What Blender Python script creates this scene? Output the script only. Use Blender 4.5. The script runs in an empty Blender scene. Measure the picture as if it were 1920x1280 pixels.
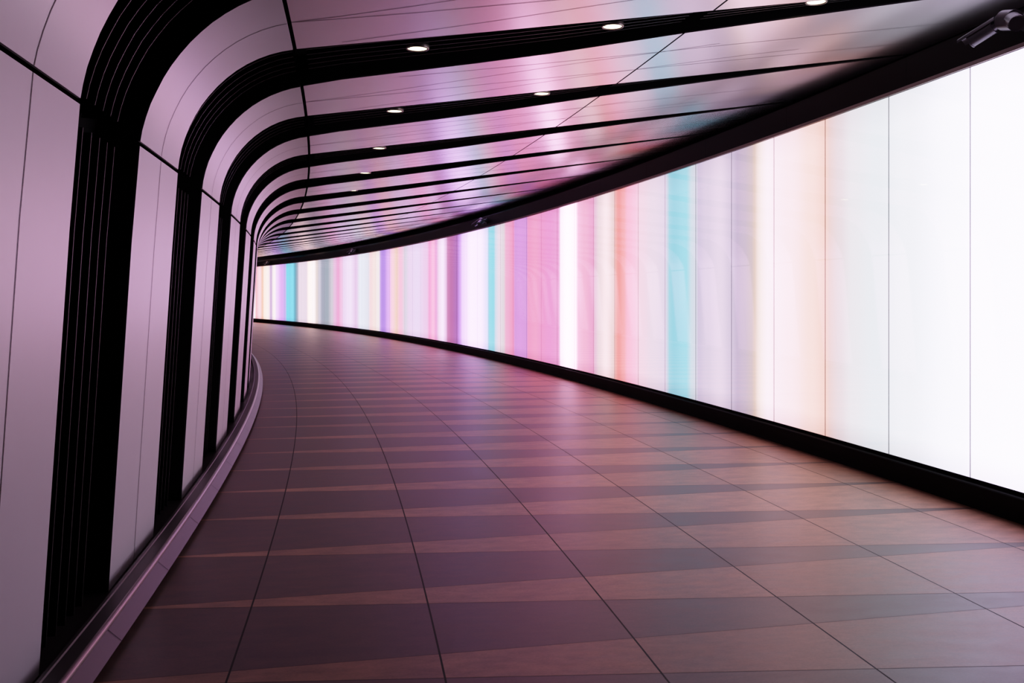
import bpy, bmesh, math, random
from mathutils import Vector, Matrix
random.seed(7)
sc = bpy.context.scene
COL = sc.collection
PI = math.pi

# ------------------------------------------------------------------ layout of the curved tunnel
# s = arc length along the light wall, q = distance from the light wall towards the left wall, h = height
R = 126.0
_nn = math.hypot(1, -.17)
NX, NY = 1/_nn, .17/_nn
CX, CY = 2.78-R*NX, 6-R*NY
PH0 = math.atan2(NY, NX)
EYE = 1.28
def P(s, q, h):
    p = PH0+s/R; r = R-q
    return (CX+r*math.cos(p), CY+r*math.sin(p), h)
def frame(s):
    """unit vectors: along the tunnel, and towards the left wall"""
    p = PH0+s/R
    return Vector((-math.sin(p), math.cos(p), 0)), Vector((-math.cos(p), -math.sin(p), 0))
def s_at_x(px):
    """arc length of the light wall seen in the photograph's pixel column px"""
    a = (px-960)/1866.7; A = a*a+1; B = -2*(a*CX+CY); C = CX*CX+CY*CY-R*R
    t = (-B+math.sqrt(B*B-4*A*C))/(2*A)
    return (math.atan2(t-CY, a*t-CX)-PH0)*R
QL, HS, RC, QS, HC, SLOPE = 4.6, 1.93, .61, 3.99, 2.54, .148
H0, H1 = .18, 2.66                # glass bottom and top
PITCH = 1.985

def lerp_tab(tab, x):
    if x <= tab[0][0]: return tab[0][1]
    for (a, va), (b, vb) in zip(tab, tab[1:]):
        if x <= b:
            return va+(vb-va)*(x-a)/(b-a)
    return tab[-1][1]

# ------------------------------------------------------------------ materials
def srgb(r, g, b):
    f = lambda c: (c/255/12.92) if c/255 <= .04045 else ((c/255+.055)/1.055)**2.4
    return (f(r), f(g), f(b))
def new_mat(name):
    m = bpy.data.materials.new(name); m.use_nodes = True
    return m, m.node_tree.nodes, m.node_tree.links, m.node_tree.nodes['Principled BSDF']
FK, FP = 3.0, 1.25
def film(x): return (1-math.exp(-FK*x))**FP
def unfilm(y): return -math.log(1-min(y, .985)**(1/FP))/FK
def noise_mat(name, col, rough, metal=0., var=.1, scale=8., spec=.5, bump=0.):
    m, n, l, b = new_mat(name)
    tc = n.new('ShaderNodeTexCoord'); no = n.new('ShaderNodeTexNoise')
    no.inputs['Scale'].default_value = scale; no.inputs['Detail'].default_value = 4
    l.new(tc.outputs['Object'], no.inputs['Vector'])
    mr = n.new('ShaderNodeMapRange'); mr.inputs['To Min'].default_value = 1-var; mr.inputs['To Max'].default_value = 1+var
    l.new(no.outputs['Fac'], mr.inputs['Value'])
    mx = n.new('ShaderNodeVectorMath'); mx.operation = 'SCALE'; mx.inputs[0].default_value = col
    l.new(mr.outputs[0], mx.inputs['Scale']); l.new(mx.outputs[0], b.inputs['Base Color'])
    b.inputs['Roughness'].default_value = rough; b.inputs['Metallic'].default_value = metal
    b.inputs['Specular IOR Level'].default_value = spec
    if bump:
        bp = n.new('ShaderNodeBump'); bp.inputs['Strength'].default_value = bump; bp.inputs['Distance'].default_value = .002
        l.new(no.outputs['Fac'], bp.inputs['Height']); l.new(bp.outputs[0], b.inputs['Normal'])
    return m
M_PANEL = noise_mat('satin_panel', (.87, .80, .84), .255, .58, .03, 2.)
M_WALLP = noise_mat('satin_wall_panel', (.88, .835, .89), .38, .25, .03, 2.)
M_GROOVE = noise_mat('panel_groove', (.05, .04, .042), .5, .2, .05)
M_EDGE = noise_mat('panel_edge', (.035, .03, .035), .5, .0, .1)
M_BLACK = noise_mat('matt_black', (.003, .003, .0032), .8, 0, .2, 6., .12)
M_FINSIDE = noise_mat('fin_black', (.003, .003, .003), .7, 0, .2, 6., .1)
M_FINLIT = noise_mat('fin_edge_lit', (.045, .041, .042), .4, .3, .05)  # lighter than the fin sides: light caught by the front edges, painted in
M_SHELL = noise_mat('shell_black', (.004, .004, .004), .9, 0, .2, 3., .1)
M_PLINTH = noise_mat('plinth_metal', (.045, .035, .038), .38, .0, .08, 5., .35)
M_PLINTHGLINT = noise_mat('plinth_edge_glint', (.22, .17, .18), .3, .5, .05, 5.)  # lighter colour paints in the highlight along the plinth's rounded edge
M_PLINTHTOP = noise_mat('plinth_top', (.045, .035, .036), .5, .3, .1, 5.)
M_FASCIA = noise_mat('fascia_metal', (.004, .0028, .003), .5, .0, .12, 4., .08)
M_LIP = noise_mat('fascia_lip', (.32, .25, .23), .5, .1, .1, 5.)
M_BASE = noise_mat('base_black', (.0015, .0014, .0015), .6, 0, .2, 6., .06)
M_CAM = noise_mat('camera_grey', (.075, .07, .078), .35, .6, .05, 9.)
M_CAMD = noise_mat('camera_dark', (.02, .02, .022), .4, .2, .05, 9.)
M_RING = noise_mat('lamp_ring', (.2, .17, .15), .35, .8, .05, 9.)

def emit_mat(name, col, strength):
    m, n, l, b = new_mat(name)
    b.inputs['Base Color'].default_value = (0, 0, 0, 1)
    b.inputs['Emission Color'].default_value = (*col, 1); b.inputs['Emission Strength'].default_value = strength
    return m
M_LAMP = emit_mat('lamp_lens', (1., .80, .52), 3.5)

def glass_mat():
    m, n, l, b = new_mat('backlit_glass')
    at = n.new('ShaderNodeAttribute'); at.attribute_name = 'glow'
    b.inputs['Base Color'].default_value = (.02, .02, .02, 1)
    b.inputs['Roughness'].default_value = .025; b.inputs['IOR'].default_value = 2.7
    l.new(at.outputs['Color'], b.inputs['Emission Color']); b.inputs['Emission Strength'].default_value = 1.
    # float glass is never perfectly flat
    tc = n.new('ShaderNodeTexCoord'); no = n.new('ShaderNodeTexNoise')
    no.inputs['Scale'].default_value = .9; no.inputs['Detail'].default_value = 0
    l.new(tc.outputs['Object'], no.inputs['Vector'])
    bp = n.new('ShaderNodeBump'); bp.inputs['Strength'].default_value = .05; bp.inputs['Distance'].default_value = .02
    l.new(no.outputs['Fac'], bp.inputs['Height']); l.new(bp.outputs[0], b.inputs['Normal'])
    return m
M_GLASS = glass_mat()

def floor_mat():
    m, n, l, b = new_mat('floor_tiles')
    def math_(op, a, c=None, d=None):
        k = n.new('ShaderNodeMath'); k.operation = op
        for i, v in enumerate((a, c, d)):
            if v is None: continue
            if isinstance(v, (int, float)): k.inputs[i].default_value = v
            else: l.new(v, k.inputs[i])
        return k.outputs[0]
    uv = n.new('ShaderNodeUVMap'); uv.uv_map = 'tunnel'
    sp = n.new('ShaderNodeSeparateXYZ'); l.new(uv.outputs[0], sp.inputs[0])
    q, s = sp.outputs[0], sp.outputs[1]
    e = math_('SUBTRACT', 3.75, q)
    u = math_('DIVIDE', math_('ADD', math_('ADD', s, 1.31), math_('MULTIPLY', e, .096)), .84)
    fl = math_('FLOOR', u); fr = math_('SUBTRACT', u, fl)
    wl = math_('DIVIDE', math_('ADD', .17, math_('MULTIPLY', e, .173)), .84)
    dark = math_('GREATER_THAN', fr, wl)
    # cross joints and long joints
    j1 = math_('LESS_THAN', math_('MINIMUM', fr, math_('SUBTRACT', 1.0, fr)), .0035)
    j2 = math_('LESS_THAN', math_('ABSOLUTE', math_('SUBTRACT', fr, wl)), .0035)
    j3 = None; idx = 0.
    for v in (-.4, .37, 1.14, 1.92, 2.66, 3.39, 4.11):
        t = math_('LESS_THAN', math_('ABSOLUTE', math_('SUBTRACT', q, v)), .0036)
        j3 = t if j3 is None else math_('MAXIMUM', j3, t)
        g = math_('GREATER_THAN', q, v)
        idx = g if isinstance(idx, float) else math_('ADD', idx, g)
    joint = math_('MAXIMUM', math_('MAXIMUM', math_('MULTIPLY', j1, .7), math_('MULTIPLY', j2, .45)), j3)
    cid = n.new('ShaderNodeCombineXYZ'); l.new(fl, cid.inputs[0]); l.new(idx, cid.inputs[1]); l.new(dark, cid.inputs[2])
    wn = n.new('ShaderNodeTexWhiteNoise'); wn.noise_dimensions = '3D'; l.new(cid.outputs[0], wn.inputs[0])
    tone = math_('ADD', .86, math_('MULTIPLY', wn.outputs['Value'], .28))
    mx = n.new('ShaderNodeMix'); mx.data_type = 'RGBA'
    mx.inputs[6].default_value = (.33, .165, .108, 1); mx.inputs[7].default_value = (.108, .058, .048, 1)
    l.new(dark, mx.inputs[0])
    # fine mottling of the stone, stretched along the tile
    cm = n.new('ShaderNodeCombineXYZ'); l.new(q, cm.inputs[0]); l.new(math_('MULTIPLY', s, 2.2), cm.inputs[1])
    n1 = n.new('ShaderNodeTexNoise'); n1.inputs['Scale'].default_value = 5; n1.inputs['Detail'].default_value = 8; n1.inputs['Roughness'].default_value = .7
    l.new(cm.outputs[0], n1.inputs['Vector'])
    n2 = n.new('ShaderNodeTexNoise'); n2.inputs['Scale'].default_value = 90; n2.inputs['Detail'].default_value = 3
    l.new(cm.outputs[0], n2.inputs['Vector'])
    mot = math_('ADD', -.2, math_('ADD', math_('MULTIPLY', n1.outputs['Fac'], 1.8), math_('MULTIPLY', n2.outputs['Fac'], .6)))
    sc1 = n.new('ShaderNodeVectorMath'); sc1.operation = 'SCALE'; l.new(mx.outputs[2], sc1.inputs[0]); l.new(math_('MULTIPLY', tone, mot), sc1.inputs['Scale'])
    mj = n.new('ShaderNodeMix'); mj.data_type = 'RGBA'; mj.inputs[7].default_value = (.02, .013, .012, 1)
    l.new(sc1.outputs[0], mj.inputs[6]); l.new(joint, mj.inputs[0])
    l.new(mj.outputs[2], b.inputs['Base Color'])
    rg = math_('ADD', .34, math_('ADD', math_('MULTIPLY', n1.outputs['Fac'], .16), math_('MULTIPLY', joint, .3)))
    l.new(rg, b.inputs['Roughness']); b.inputs['Specular IOR Level'].default_value = .45
    return m
M_FLOOR = floor_mat()

# ------------------------------------------------------------------ mesh helpers
class MB:
    def __init__(self): self.v = []; self.f = []; self.mi = []; self.sm = []
    def face(self, pts, mi=0, smooth=False):
        i = len(self.v); self.v += [tuple(p) for p in pts]
        self.f.append(tuple(range(i, i+len(pts)))); self.mi.append(mi); self.sm.append(smooth)
    def grid(self, rows, mi=0, smooth=True, flip=False):
        i = len(self.v); w = len(rows[0])
        for r in rows: self.v += [tuple(p) for p in r]
        for a in range(len(rows)-1):
            for b in range(w-1):
                k = i+a*w+b; t = (k, k+1, k+w+1, k+w)
                self.f.append(t[::-1] if flip else t); self.mi.append(mi); self.sm.append(smooth)
    def tube(self, c0, c1, r0, r1, seg=20, mi=0, cap0=True, cap1=True):
        c0, c1 = Vector(c0), Vector(c1); d = (c1-c0).normalized()
        x = d.orthogonal().normalized(); y = d.cross(x)
        ring = lambda c, r: [c+x*r*math.cos(2*PI*i/seg)+y*r*math.sin(2*PI*i/seg) for i in range(seg)]
        A, B = ring(c0, r0), ring(c1, r1)
        self.grid([A+[A[0]], B+[B[0]]], mi, True)
        if cap0: self.face(A[::-1], mi)
        if cap1: self.face(B, mi)
    def ball(self, c, r, seg=20, mi=0):
        c = Vector(c); rows = []
        for a in range(seg//2+1):
            t = PI*a/(seg//2)
            rows.append([c+Vector((r*math.sin(t)*math.cos(2*PI*b/seg), r*math.sin(t)*math.sin(2*PI*b/seg), r*math.cos(t))) for b in range(seg+1)])
        self.grid(rows, mi, True)
    def build(self, name, mats, parent=None, weld=False, origin=None):
        if not isinstance(mats, (list, tuple)): mats = [mats]
        me = bpy.data.meshes.new(name)
        v = self.v
        if origin is not None: v = [(p[0]-origin[0], p[1]-origin[1], p[2]-origin[2]) for p in v]
        me.from_pydata(v, [], self.f)
        for m in mats: me.materials.append(m)
        me.polygons.foreach_set('material_index', self.mi)
        me.polygons.foreach_set('use_smooth', self.sm)
        if weld:
            bm = bmesh.new(); bm.from_mesh(me); bmesh.ops.remove_doubles(bm, verts=bm.verts, dist=1e-5); bm.to_mesh(me); bm.free()
        me.update()
        o = bpy.data.objects.new(name, me); COL.objects.link(o)
        if parent is not None:
            o.parent = parent
            if origin is None: o.matrix_parent_inverse = parent.matrix_world.inverted()
        if origin is not None and parent is None: o.location = origin
        return o
def empty(name, loc, label, cat, group=None):
    o = bpy.data.objects.new(name, None); COL.objects.link(o); o.location = loc; o.empty_display_size = .1
    tag(o, label, cat, group)
    o.matrix_world = Matrix.Translation(loc)
    return o
def tag(o, label=None, cat=None, group=None, kind=None):
    if label: o['label'] = label
    if cat: o['category'] = cat
    if group: o['group'] = group
    if kind: o['kind'] = kind
    return o
def part(mb, name, mats, parent):
    """a mesh in world coordinates hung under an Empty placed at parent.location"""
    o = mb.build(name, mats, None); L = Vector(parent.matrix_world.translation)
    o.data.transform(Matrix.Translation(-L)); o.parent = parent
    return o

ORD = ['first', 'second', 'third', 'fourth', 'fifth', 'sixth', 'seventh', 'eighth', 'ninth', 'tenth', 'eleventh', 'twelfth', 'thirteenth',
       'fourteenth', 'fifteenth', 'sixteenth', 'seventeenth', 'eighteenth', 'nineteenth']
TENS = {2: 'twent', 3: 'thirt', 4: 'fort', 5: 'fift'}
def ordinal(n):
    if n < 20: return ORD[n-1]
    t, u = divmod(n, 10)
    return TENS[t]+'ieth' if u == 0 else TENS[t]+'y-'+ORD[u-1]

# ------------------------------------------------------------------ setting
S0, S1 = -14., 74.
def srange(a, b, d):
    n = max(1, round((b-a)/d)); return [a+(b-a)*i/n for i in range(n+1)]

def floor():
    mb = MB(); ss = srange(S0, S1, .5); qs = [-.85, 0, 1, 2, 3, 4, 4.56, 5.05]
    me = bpy.data.meshes.new('floor'); v = []; uv = []
    for s in ss:
        for q in qs: v.append(P(s, q, 0)); uv.append((q, s))
    w = len(qs); f = [(k, k+w, k+w+1, k+1) for a in range(len(ss)-1) for k in range(a*w, a*w+w-1)]
    f = [t[::-1] for t in f]
    me.from_pydata(v, [], f); me.materials.append(M_FLOOR)
    L = me.uv_layers.new(name='tunnel')
    for lo in me.loops: L.data[lo.index].uv = uv[lo.vertex_index]
    o = bpy.data.objects.new('floor', me); COL.objects.link(o)
    if o.data.polygons[0].normal.z < 0: me.flip_normals()
    tag(o, kind='structure')
floor()

def prof(kind, t, off=0.):
    """point (q, h) of the left-wall / corner / ceiling profile, pushed outwards by off"""
    if kind == 'wall': return (QL+.06*(HS-t)+off, t)
    if kind == 'corner':
        a = math.radians(t); return (QS+(RC+off)*math.cos(a), HS+(RC+off)*math.sin(a))
    return (t, HC+SLOPE*(QS-t)+off)
DEPTH = .19
# wall and ceiling shells, behind everything
mb = MB(); ss = srange(S0, S1, 1.)
col = [(5.0, 0.), (4.88, HS)]+[(QS+.88*math.cos(math.radians(a)), HS+.88*math.sin(math.radians(a))) for a in range(10, 91, 10)]
mb.grid([[P(s, q, h) for q, h in col] for s in ss]); tag(mb.build('wall_left', M_SHELL), kind='structure')
mb = MB(); mb.grid([[P(s, q, HC+SLOPE*(QS-q)+.24) for q in (QS, 2., 0., -.9)] for s in ss]); tag(mb.build('ceiling', M_SHELL), kind='structure')
mb = MB(); mb.grid([[P(s, -.85, h) for h in (0, 1.5, 3.6)] for s in ss]); tag(mb.build('wall_right', M_SHELL), kind='structure')

def sweep(name, pts, mats, mi=None, smooth=False, step=.4, a=S0, b=S1, joints=None, jmat=0, jface=()):
    """a section of (q,h) points carried along the tunnel; joints are thin dark strips just proud of the listed faces"""
    mb = MB(); ss = srange(a, b, step)
    for i in range(len(pts)-1):
        mb.grid([[P(s, *pts[i]), P(s, *pts[i+1])] for s in ss], mi[i] if mi else 0, smooth)
    for j in joints or ():
        for i in jface:
            (qa, ha), (qb, hb) = pts[i], pts[i+1]
            n = Vector((-(hb-ha), qb-qa)); n.normalize(); n *= .0012
            mb.face([P(j-.002, qa+n.x, ha+n.y), P(j+.002, qa+n.x, ha+n.y), P(j+.002, qb+n.x, hb+n.y), P(j-.002, qb+n.x, hb+n.y)], jmat)
            n = -n
            mb.face([P(j-.002, qa+n.x, ha+n.y), P(j+.002, qa+n.x, ha+n.y), P(j+.002, qb+n.x, hb+n.y), P(j-.002, qb+n.x, hb+n.y)], jmat)
    return mb.build(name, mats)
# raised plinth along the foot of the left wall
bev = [(4.572+.018*(1-math.cos(a)), .072+.018*math.sin(a)) for a in [PI/2*i/6 for i in range(7)]]
pl = [(4.99, .0), (4.60, .0), (4.60, .03), (4.525, .03), (4.572, .072)]+bev[1:]+[(4.640, .090), (4.643, .096), (4.655, .096), (4.657, .03), (4.99, .03)]
k = len(pl)-1
mi = [1, 1, 1, 0]+[3]*6+[2]*(k-10)
tag(sweep('baseboard_left', pl, [M_PLINTH, M_BLACK, M_PLINTHTOP, M_PLINTHGLINT], mi, False, .3, joints=[-1.72+.97*i for i in range(-3, 40)], jmat=1, jface=(3,)), kind='structure')
# black plinth below the light wall
bl = [(-.3, .0), (.0, .0), (.0, .09), (.035, .09), (.035, .145), (.03, .152), (-.005, .155), (-.005, .176), (-.3, .176)]
tag(sweep('baseboard_right', bl, [M_BASE], None, False, .4), kind='structure')
# fascia over the light wall
fa = [(-.3, 2.663), (.016, 2.663), (.016, 2.688), (.0, 2.688), (.0, 2.885), (-.03, 2.885), (-.03, 2.84), (-.3, 2.84)]
tag(sweep('trim_1', fa, [M_FASCIA, M_LIP, M_BLACK], [1, 1, 1, 0, 0, 2, 2], False, .4, joints=[.72+1.79*i for i in range(-4, 30)], jmat=2, jface=(3,)), kind='structure')

# ------------------------------------------------------------------ light wall
# colour of the light behind the glass, read along the wall: (pixel column of the photograph, sRGB, gain)
GLOW = [
 (1990, 252, 244, 252, 1.2), (1920, 252, 250, 255, 1.15), (1830, 252, 250, 254, 1.1), (1800, 250, 249, 253, 1.05), (1700, 243, 243, 247, 1), (1640, 236, 238, 242, 1),
 (1600, 236, 234, 238, 1), (1572, 233, 222, 226, 1), (1553, 236, 214, 212, 1), (1549, 243, 216, 208, 1), (1520, 246, 226, 222, 1), (1480, 248, 234, 238, 1), (1457, 248, 236, 242, 1), (1440, 248, 238, 244, 1.05),
 (1425, 244, 234, 232, 1), (1416, 222, 204, 192, 1), (1408, 205, 192, 196, 1), (1395, 198, 186, 202, 1), (1380, 192, 180, 202, 1), (1374, 205, 196, 214, 1), (1350, 222, 212, 226, 1), (1325, 210, 202, 218, 1), (1309, 198, 192, 212, 1),
 (1305, 205, 212, 220, 1), (1296, 196, 216, 222, 1), (1288, 154, 214, 224, 1), (1262, 142, 204, 216, 1), (1253, 158, 208, 218, 1), (1249, 214, 208, 222, 1), (1225, 222, 212, 222, 1), (1201, 232, 210, 220, 1),
 (1190, 240, 196, 214, 1), (1177, 242, 186, 204, 1), (1170, 238, 172, 172, 1), (1160, 230, 152, 146, 1), (1154, 230, 172, 164, 1), (1151, 222, 204, 200, 1), (1136, 242, 226, 228, 1), (1124, 226, 212, 214, 1), (1116, 218, 190, 206, 1),
 (1112, 224, 164, 196, 1), (1096, 232, 178, 202, 1), (1083, 238, 192, 216, 1), (1080, 254, 240, 250, 1.1), (1064, 255, 246, 254, 1.2), (1052, 250, 236, 248, 1.1), (1048, 224, 160, 202, 1), (1030, 224, 152, 200, 1), (1016, 226, 152, 194, 1), (1004, 230, 160, 192, 1), (990, 228, 152, 188, 1),
 (988, 202, 150, 210, 1), (974, 206, 152, 214, 1), (965, 202, 150, 210, 1), (963, 228, 152, 186, 1), (949, 228, 172, 198, 1), (944, 212, 208, 212, 1), (936, 222, 214, 222, 1), (930, 204, 214, 226, 1), (926, 140, 212, 224, 1), (918, 146, 214, 226, 1),
 (912, 222, 222, 246, 1), (900, 244, 232, 252, 1.05), (884, 246, 232, 252, 1.1), (868, 234, 212, 248, 1), (862, 202, 160, 232, 1), (857, 166, 112, 178, 1), (846, 178, 112, 164, 1), (840, 190, 128, 170, 1), (836, 226, 196, 226, 1), (830, 240, 226, 246, 1.05), (823, 236, 216, 236, 1),
 (818, 226, 166, 210, 1), (812, 244, 190, 218, 1), (806, 238, 168, 208, 1), (800, 226, 198, 226, 1), (782, 224, 212, 236, 1), (768, 224, 208, 232, 1), (760, 208, 206, 218, 1), (751, 238, 192, 212, 1), (743, 232, 206, 190, 1), (736, 240, 206, 214, 1),
 (728, 212, 176, 236, 1), (720, 172, 140, 222, 1), (714, 180, 150, 224, 1), (710, 232, 228, 226, 1), (702, 236, 222, 216, 1), (695, 236, 212, 212, 1), (690, 216, 222, 230, 1), (676, 222, 230, 238, 1), (668, 220, 198, 226, 1), (655, 234, 222, 242, 1), (645, 226, 210, 234, 1),
 (640, 232, 190, 218, 1), (634, 226, 162, 200, 1), (629, 224, 184, 214, 1), (622, 196, 196, 204, 1), (614, 150, 166, 174, 1), (604, 154, 164, 176, 1), (599, 196, 198, 208, 1), (594, 214, 206, 200, 1), (588, 246, 240, 240, 1.1), (580, 250, 240, 234, 1.1), (574, 222, 212, 222, 1), (562, 224, 214, 224, 1),
 (557, 142, 164, 176, 1), (553, 102, 170, 186, 1), (549, 128, 214, 230, 1), (538, 122, 212, 230, 1), (535, 190, 176, 232, 1), (528, 214, 174, 236, 1), (519, 234, 210, 246, 1), (514, 244, 238, 236, 1.05), (508, 190, 166, 206, 1), (503, 244, 236, 232, 1), (496, 246, 234, 222, 1), (492, 236, 196, 172, 1), (487, 242, 216, 222, 1), (479, 236, 180, 184, 1)]
TAB = sorted([(s_at_x(x), *[unfilm(c*(.985 if g == 1 else .99))*g for c in srgb(r, gg, b)]) for x, r, gg, b, g in GLOW])
GAIN = 1.0
def glow(s):
    w = min(max((s-1.)/4., 0), 1)
    k = (1.02+.36*w, 1.02+.21*w, 1.02+.30*w)
    if s < -.6: k = (1.35, 1.36, 1.38)
    return [a*b for a, b in zip(glow_(s), k)]
def glow_(s):
    if s < TAB[0][0]:
        w = .5+.5*math.sin(s*1.7)
        a, b = (.55, .44, .55), (.48, .32, .45); return [GAIN*(a[i]*w+b[i]*(1-w)) for i in range(3)]
    if s > TAB[-1][0]:
        w = .5+.5*math.sin(s*1.3)
        return [GAIN*v for v in (.85, .55+.2*w, .7+.1*w)]
    for a, b in zip(TAB, TAB[1:]):
        if s <= b[0]:
            t = (s-a[0])/max(b[0]-a[0], 1e-6); t = t*t*(3-2*t)
            return [GAIN*(a[i]+(b[i]-a[i])*t) for i in (1, 2, 3)]
PW, P0 = .906, .03
def glass_mesh(a, b, cols, name):
    """front sheet with the glow colour per vertex, thin dark edges behind it"""
    g = .0015
    xs = [a+g, a+.005, a+.008]+[a+(b-a)*i/cols for i in range(1, cols)]+[b-.008, b-.005, b-g]
    xs = sorted(set(round(x, 5) for x in xs))
    hs = [(H0, .74), (.34, .98), (2.45, .98), (H1, .84)]
    v = []; c = []
    for s in xs:
        e = .35 if (s-a < .006 or b-s < .006) else 1.
        col = glow(s)
        for h, k in hs: v.append(P(s, 0., h)); c.append([x*k*e for x in col])
    w = len(hs); f = []
    for i in range(len(xs)-1):
        for j in range(w-1): k = i*w+j; f.append((k, k+1, k+w+1, k+w))
    nf = len(f); nb = len(v)
    for s in (a+g, b-g):
        for h in (H0, H1): v.append(P(s, -.02, h)); c.append((0, 0, 0))
    i0, i1, j0, j1 = 0, w-1, (len(xs)-1)*w, (len(xs)-1)*w+w-1
    f += [(i1, i0, nb, nb+1), (j0, j1, nb+3, nb+2), (i0, j0, nb+2, nb), (j1, i1, nb+1, nb+3), (nb, nb+2, nb+3, nb+1)]
    me = bpy.data.meshes.new(name); me.from_pydata(v, [], f)
    me.materials.append(M_GLASS); me.materials.append(M_BLACK)
    for p in me.polygons: p.material_index = 0 if p.index < nf else 1; p.use_smooth = p.index < nf
    at = me.color_attributes.new('glow', 'FLOAT_COLOR', 'POINT')
    for i, x in enumerate(c): at.data[i].color = (*x, 1)
    T, Q = frame((a+b)/2)
    if me.polygons[0].normal.dot(Q) < 0: me.flip_normals()
    return me
def colour_name(r, g, b):
    f = lambda x: 12.92*x if x <= .0031308 else 1.055*max(x, 0)**(1/2.4)-.055
    r, g, b = [min(1, f(x)) for x in (r, g, b)]
    mx, mn = max(r, g, b), min(r, g, b); d = mx-mn
    if d < .035: return 'white' if mn > .93 else 'greyish white' if mn > .8 else 'grey'
    import colorsys
    hd = colorsys.rgb_to_hsv(r, g, b)[0]*360; tone = 'pale ' if d < .13 else ''
    if hd < 24 or hd > 345: n = 'salmon pink' if d > .2 else 'peach pink'
    elif hd < 70: n = 'cream'
    elif hd < 165: n = 'green white'
    elif hd < 215: n = 'cyan' if d > .06 else 'bluish white'
    elif hd < 262: n = 'blue lilac'
    elif hd < 305: n = 'lilac'
    else: n = 'pink'
    return (tone+n).strip()
NP = 52
for i in range(-1, NP):
    a = P0+PW*i; b = a+PW
    me = glass_mesh(a, b, 14 if i < 20 else 10, 'light_panel')
    o = bpy.data.objects.new('light_panel', me); COL.objects.link(o)
    m = (a+b)/2; L = Vector(P(m, 0, H0)); me.transform(Matrix.Translation(-L)); o.location = L
    ca = [sum(glow(a+PW*(t+.5)/9)[k] for t in range(9))/9 for k in range(3)]
    n = i+2
    where = ('at the right edge of the photo' if i == -1 else 'the widest full one, second from the right edge' if i == 0
             else f'{ordinal(n)} from the right edge of the photo')
    tag(o, f'{colour_name(*ca)} backlit glass panel, {where}', 'light panel', 'backlit glass panels of the light wall')
# the light wall runs on behind the camera and round the bend
for a, b in ((S0, P0-PW), (P0+PW*NP, S1)):
    me = glass_mesh(a, b, int((b-a)/.3), 'wall_right_light')
    o = bpy.data.objects.new('wall_right_light', me); COL.objects.link(o); tag(o, kind='structure')

# unseen glowing strip added above the light box to brighten the ceiling's edge
FILL_GAIN = 1.6
v, f, c = [], [], []
for i, s in enumerate(srange(S0, S1, .12)):
    for q in (-.04, -.30):
        v.append(P(s, q, 2.86)); c.append([x*FILL_GAIN for x in glow(s)])
    if i: k = 2*i; f.append((k-2, k-1, k+1, k))
me = bpy.data.meshes.new('wall_right_light'); me.from_pydata(v, [], f); me.materials.append(M_GLASS)
at = me.color_attributes.new('glow', 'FLOAT_COLOR', 'POINT')
for i, x in enumerate(c): at.data[i].color = (*x, 1)
if me.polygons[0].normal.z < 0: me.flip_normals()
o = bpy.data.objects.new('wall_right_light', me); COL.objects.link(o); tag(o, kind='structure')  # the added fill strip, not a run of the light wall
mb = MB(); mb.grid([[P(s, -.31, h) for h in (2.84, 3.0)] for s in srange(S0, S1, 1.)]); tag(mb.build('added_baffle', M_SHELL), kind='structure')  # unseen baffle added to cut off the strip's light on the ceiling

# ------------------------------------------------------------------ ribs and channels
# edges of the dark channel k (offset k*PITCH): near = end of rib k, far = start of rib k+1
NEAR = {'wall': [(0, -.06), (1.5, -.03), (1.93, .0)],
        'corner': [(0, .0), (8, .03), (18, .05), (28, .05), (44, .01), (56, -.045), (70, -.12), (82, -.19), (90, -.24)],
        'ceil': [(-1., .03), (.3, -.05), (1.16, -.11), (1.87, -.14), (2.95, -.185), (3.75, -.24), (3.99, -.25)]}
FAR = {'wall': [(0, .91), (1.5, .935), (1.93, .98)],
       'corner': [(0, .98), (12, 1.04), (25, 1.075), (40, 1.05), (52, 1.0), (65, .92), (77, .83), (90, .71)],
       'ceil': [(-1., .06), (.22, .16), (1.05, .28), (1.69, .37), (2.5, .54), (2.83, .58), (3.75, .63), (3.99, .70)]}
def e_near(kind, t, k): return lerp_tab(NEAR[kind], t)+k*PITCH
def e_far(kind, t, k): return lerp_tab(FAR[kind], t)+k*PITCH
G = .008
SEGS = [('wall', [.035, .3, .6, 1.0, 1.5, HS-G]), ('corner', [1.2]+list(range(6, 90, 6))+[89.2]),
        ('ceil', [QS-.012, 3.75, 3.4, 2.95, 2.5, 2.1, 1.70]), ('ceil', [1.685, 1.3, .9, .5, .1, -.4, -.84])]
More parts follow.
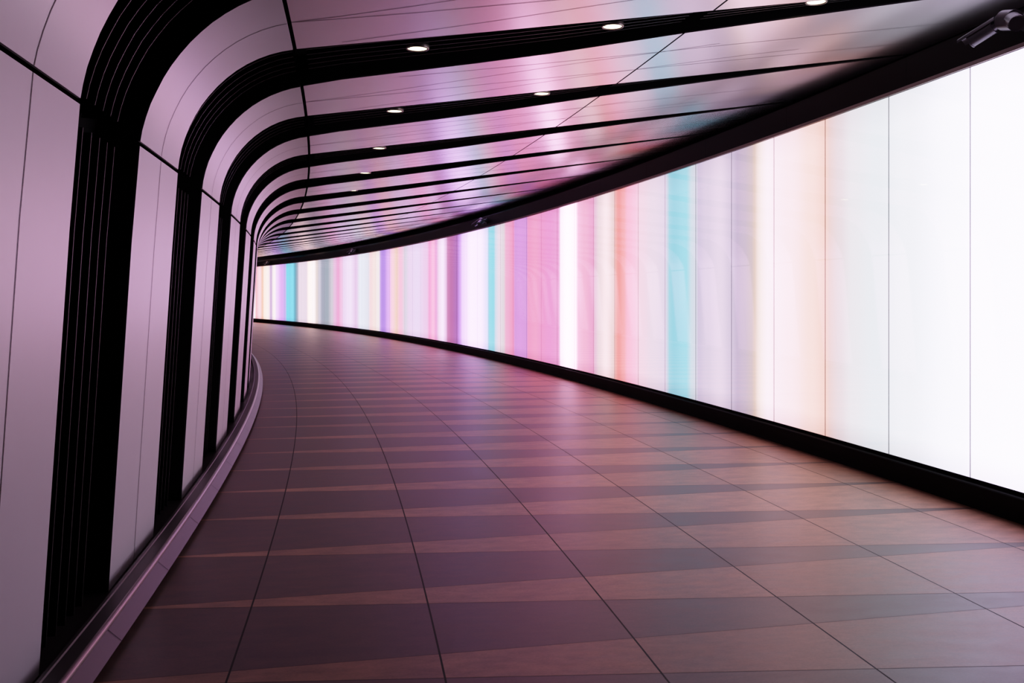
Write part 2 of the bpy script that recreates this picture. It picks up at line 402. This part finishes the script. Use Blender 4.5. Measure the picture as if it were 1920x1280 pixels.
def rib(k, parent=None, target=None, fine=True):
    """light panels between channel k-1 and channel k"""
    for kind, ts in SEGS:
        mb = MB()
        rows = []; back = []
        for t in ts:
            a, b = e_far(kind, t, k-1), e_near(kind, t, k)
            q, h = prof(kind, t); q2, h2 = prof(kind, t, .010)
            N = 4
            rows.append([P(a+(b-a)*j/N, q, h) for j in range(N+1)]); back.append([P(a+(b-a)*j/N, q2, h2) for j in range(N+1)])
        mb.grid(rows, 0, True)
        # folded edges
        mb.grid([[r[0], k_[0]] for r, k_ in zip(rows, back)], 2, False); mb.grid([[r[-1], k_[-1]] for r, k_ in zip(rows, back)], 2, False)
        mb.grid([rows[0], back[0]], 0 if kind == 'corner' else 2, False); mb.grid([rows[-1], back[-1]], 0 if kind == 'corner' else 2, False)
        # thin joints between the sheets
        def strip(fn, t0=None, t1=None, w=.0032):
            L = [];  tt = [t for t in ts if (t0 is None or t <= t0) and (t1 is None or t >= t1)]
            for t in tt:
                s_ = fn(t); q, h = prof(kind, t, -.0012); L.append([P(s_-w, q, h), P(s_+w, q, h)])
            if len(L) > 1: mb.grid(L, 1, True)
        if kind in ('wall', 'corner'):
            strip(lambda t: .5*(e_far(kind, t, k-1)+e_near(kind, t, k))-(.0 if kind == 'wall' else .0))
        else:
            o = k*PITCH
            strip(lambda t: lerp_tab([(-1, -.42), (1.08, -.57), (1.67, -.61), (2.67, -.69), (3.5, -.72), (3.99, -.77)], t)+o)
            strip(lambda t: lerp_tab([(1.2, -1.22), (1.72, -1.12), (2.21, -1.08), (2.72, -.97), (3.6, -.80), (3.99, -.77)], t)+o, 4., 1.3)
            strip(lambda t: lerp_tab([(1.0, -.70), (1.66, -.62), (2.2, -.56), (2.94, -.41), (3.6, -.31), (3.99, -.27)], t)+o, 3.8, .4)
            strip(lambda t: lerp_tab([(-1, -1.02), (1.31, -1.13), (1.8, -1.14), (2.75, -1.19), (3.4, -1.25)], t)+o, 3.4)
        name = {'wall': 'wall_panel', 'corner': 'corner_panel', 'ceil': 'ceiling_panel'}[kind]
        mats = [M_PANEL if kind == 'ceil' else M_WALLP, M_GROOVE, M_EDGE]
        if parent is not None: part(mb, name, mats, parent)
        else: target.append((mb, name, mats))
NR = 25
for k in range(-1, NR):
    n = k+2
    lab = ('pale satin metal rib cut off by the left edge of the photo' if k == -1 else
           f'pale satin metal rib bending from left wall into ceiling, {ordinal(n)} from the camera')
    r = empty('wall_rib', P(k*PITCH-.5, QL+.1, .035), lab, 'wall panel', 'pale ribs of the left wall and ceiling')
    rib(k, r)
# ribs beside and behind the camera, outside the photo
tg = []
for k in (-5, -4, -3, -2): rib(k, None, tg)
mb = MB()
for m_, nme, mats in tg:
    o_ = len(mb.v); mb.v += m_.v; mb.f += [tuple(i+o_ for i in f) for f in m_.f]; mb.mi += m_.mi; mb.sm += m_.sm
tag(mb.build('wall_left_cladding', [M_PANEL, M_GROOVE, M_EDGE]), kind='structure')

FIN_D = .045
def channel(k):
    n = k+2
    lab = ('wide black finned channel nearest the camera on the left wall' if k == -1 else
           f'black finned channel between pale ribs, {ordinal(n)} from the camera')
    c = empty('dark_channel', P(k*PITCH+.4, QL+DEPTH+.1, .035), lab, 'channel', 'black channels between the ribs')
    mb = MB()
    for kind, ts in (('wall', [.032, .3, .6, 1., 1.5, HS]), ('corner', list(range(0, 91, 6))), ('ceil', [QS, 3.75, 3.4, 2.95, 2.5, 2., 1.5, 1., .5, .1, -.4, -.84])):
        A, B, C, D = [], [], [], []
        for t in ts:
            a, b = e_near(kind, t, k)+.004, e_far(kind, t, k)-.004
            q, h = prof(kind, t, .011); q2, h2 = prof(kind, t, DEPTH)
            A.append(P(a, q, h)); B.append(P(a, q2, h2)); C.append(P(b, q2, h2)); D.append(P(b, q, h))
        mb.grid([[x, y] for x, y in zip(A, B)]); mb.grid([[x, y] for x, y in zip(B, C)]); mb.grid([[x, y] for x, y in zip(C, D)])
    part(mb, 'channel_lining', [M_BLACK], c)
    if k > 9: return c
    for i in range(6):
        fr = .115+.125*i
        mb = MB()
        for kind, ts in (('wall', [.05, .3, .6, 1., 1.5, HS-.05]), ('corner', [5]+list(range(10, 90, 6))+[88]), ('ceil', [QS-.05, 3.75, 3.4, 2.95, 2.5, 2.1, 1.75]), ('ceil', [1.64, 1.3, .9, .5])):
            F = []
            for t in ts:
                a, b = e_near(kind, t, k), e_far(kind, t, k)
                s_ = a+(b-a)*fr; w = .003; q, h = prof(kind, t, FIN_D); q2, h2 = prof(kind, t, DEPTH-.004)
                F.append([P(s_-w, q2, h2), P(s_-w, q, h), P(s_+w, q, h), P(s_+w, q2, h2)])
            mb.grid([[r[0], r[1]] for r in F], 0, False); mb.grid([[r[1], r[2]] for r in F], 1, False); mb.grid([[r[2], r[3]] for r in F], 0, False)
            mb.face(F[0], 0); mb.face(F[-1], 0)
        part(mb, 'fin', [M_FINSIDE, M_FINLIT], c)
    return c
for k in range(-1, NR-1): channel(k)

# ------------------------------------------------------------------ downlights in the channels
def downlight(k, q, label):
    h = HC+SLOPE*(QS-q)+.035
    s = k*PITCH+.5*(e_near('ceil', q, 0)+e_far('ceil', q, 0))
    c = empty('downlight', P(s, q, h), label, 'ceiling light', 'round downlights in the black channels')
    base = Vector(P(s, q, h)); up = Vector((0, 0, 1))
    T, Q = frame(s); nrm = Vector((0, 0, 1))
    X = Q-nrm*Q.dot(nrm); X.normalize(); Y = T
    r = .060
    ring = lambda rr, d: [base+X*rr*math.cos(2*PI*i/28)+Y*rr*math.sin(2*PI*i/28)+nrm*d for i in range(29)]
    mb = MB(); mb.grid([ring(r-.006, .006), ring(r-.004, 0), ring(r+.004, 0), ring(r+.007, .006), ring(r+.007, .02)], 0, True)
    part(mb, 'trim_ring', [M_RING], c)
    mb = MB(); mb.grid([ring(r+.004, .015), ring(r+.004, .11)], 0, True); mb.face(ring(r+.004, .11)[:-1], 0); part(mb, 'housing', [M_BLACK], c)
    mb = MB(); mb.face(ring(r-.005, .005)[:-1], 0); part(mb, 'lamp_lens', [M_LAMP], c)
for k, q, w in ((0, 3.33, 'left one of the channel closest to the camera'), (0, 2.2, 'middle one of the channel closest to the camera'), (0, .97, 'clipped by the top edge of the photo'),
                (1, 3.34, 'left one in the second channel overhead'), (1, 2.21, 'right one in the second channel overhead'),
                (2, 3.34, 'alone in the third channel overhead'), (3, 3.35, 'alone in the fourth channel overhead'), (4, 3.36, 'smallest one, farthest from the camera')):
    downlight(k, q, f'glowing round warm white downlight, {w}')

# ------------------------------------------------------------------ security cameras on the fascia
def security_camera(s, label):
    T, Q = frame(s); up = Vector((0, 0, 1)); L = Vector(P(s, 0, 2.80))
    c = empty('security_camera', L, label, 'security camera', 'twin security cameras above the light wall')
    at = lambda a, q, h: L+T*a+Q*q+up*h
    mb = MB(); mb.tube(at(-.05, .0, .0), at(-.05, .02, 0), .06, .06, 24); mb.tube(at(-.05, .02, 0), at(-.05, .09, 0), .035, .035, 16); part(mb, 'wall_mount', [M_CAMD], c)
    mb = MB(); mb.tube(at(-.09, .12, -.012), at(.0, .12, .010), .056, .056, 24); mb.tube(at(.0, .12, .010), at(.03, .12, .016), .044, .040, 24); part(mb, 'swivel_joint', [M_CAM], c)
    for d, st in ((Vector((.80, .42, -.36)), at(.045, .12, .005)), (Vector((-.75, .42, -.30)), at(-.085, .13, -.015))):
        D = (T*d.x+Q*d.y+up*d.z).normalized(); e = st+D*.17
        mb = MB(); mb.tube(st, st+D*.03, .022, .030, 20); mb.tube(st+D*.03, e, .040, .040, 24, cap1=False); b_ = part(mb, 'camera_body', [M_CAM], c)
        mb = MB(); mb.tube(e, e+D*.006, .043, .043, 24, cap1=False); mb.tube(e+D*.006, e+D*.0, .043, .036, 24, cap0=False, cap1=False); x = part(mb, 'front_ring', [M_CAM], c)
        mb = MB(); mb.tube(e-D*.02, e-D*.018, .036, .036, 24); y = part(mb, 'lens', [M_CAMD], c)
        S_ = up-D*up.dot(D); S_.normalize(); W = D.cross(S_)
        mb = MB(); rows = []
        for t in (-.03, .20): rows.append([st+D*(.03+t)+(S_*math.cos(a)+W*math.sin(a))*.047 for a in [math.radians(-75+15*i) for i in range(11)]])
        mb.grid(rows, 0, True); z = part(mb, 'sun_hood', [M_CAM], c)
        for o in (x, y, z): o.parent = b_
    return c
for s, l in ((-.45, 'grey twin security camera at the top right corner of the photo'), (14.7, 'small dark twin security camera above the middle of the light wall'),
             (29., 'tiny dark security camera above the light wall, second from the far bend'), (42.4, 'tiny dark security camera above the light wall, nearest the far bend')):
    security_camera(s, l)

# ------------------------------------------------------------------ world, camera
w = bpy.data.worlds.new('dim'); sc.world = w; w.use_nodes = True
w.node_tree.nodes['Background'].inputs[0].default_value = (.012, .009, .011, 1); w.node_tree.nodes['Background'].inputs[1].default_value = 1.
cam = bpy.data.cameras.new('camera'); co = bpy.data.objects.new('camera', cam); COL.objects.link(co)
co.location = (0, 0, EYE); co.rotation_euler = (PI/2, 0, 0)
cam.sensor_width = 36; cam.lens = 35; cam.shift_y = -86/1920; cam.clip_start = .05; cam.clip_end = 300
sc.camera = co
sc.view_settings.view_transform = 'Standard'; sc.view_settings.look = 'None'; sc.view_settings.exposure = 0
# film response: a soft highlight shoulder, as any camera has
vs = sc.view_settings; vs.use_curve_mapping = True
cm = vs.curve_mapping; cm.use_clip = False; cm.extend = 'HORIZONTAL'
cu = cm.curves[3]; XM = 2.6
cm.white_level = (XM, XM, XM)
xs_ = [0, .01, .025, .05, .1, .17, .25, .35, .5, .7, .95, 1.3, 1.8, XM]
cu.points[0].location = (0, 0); cu.points[1].location = (1, film(XM))
for x in xs_[1:-1]: cu.points.new(x/XM, film(x))
cm.update()
sc.cycles.use_denoising = True
sc.cycles.max_bounces = 5; sc.cycles.diffuse_bounces = 2; sc.cycles.glossy_bounces = 4
sc.cycles.use_adaptive_sampling = True; sc.cycles.adaptive_threshold = .04; sc.cycles.adaptive_min_samples = 16
sc.cycles.sample_clamp_indirect = 6
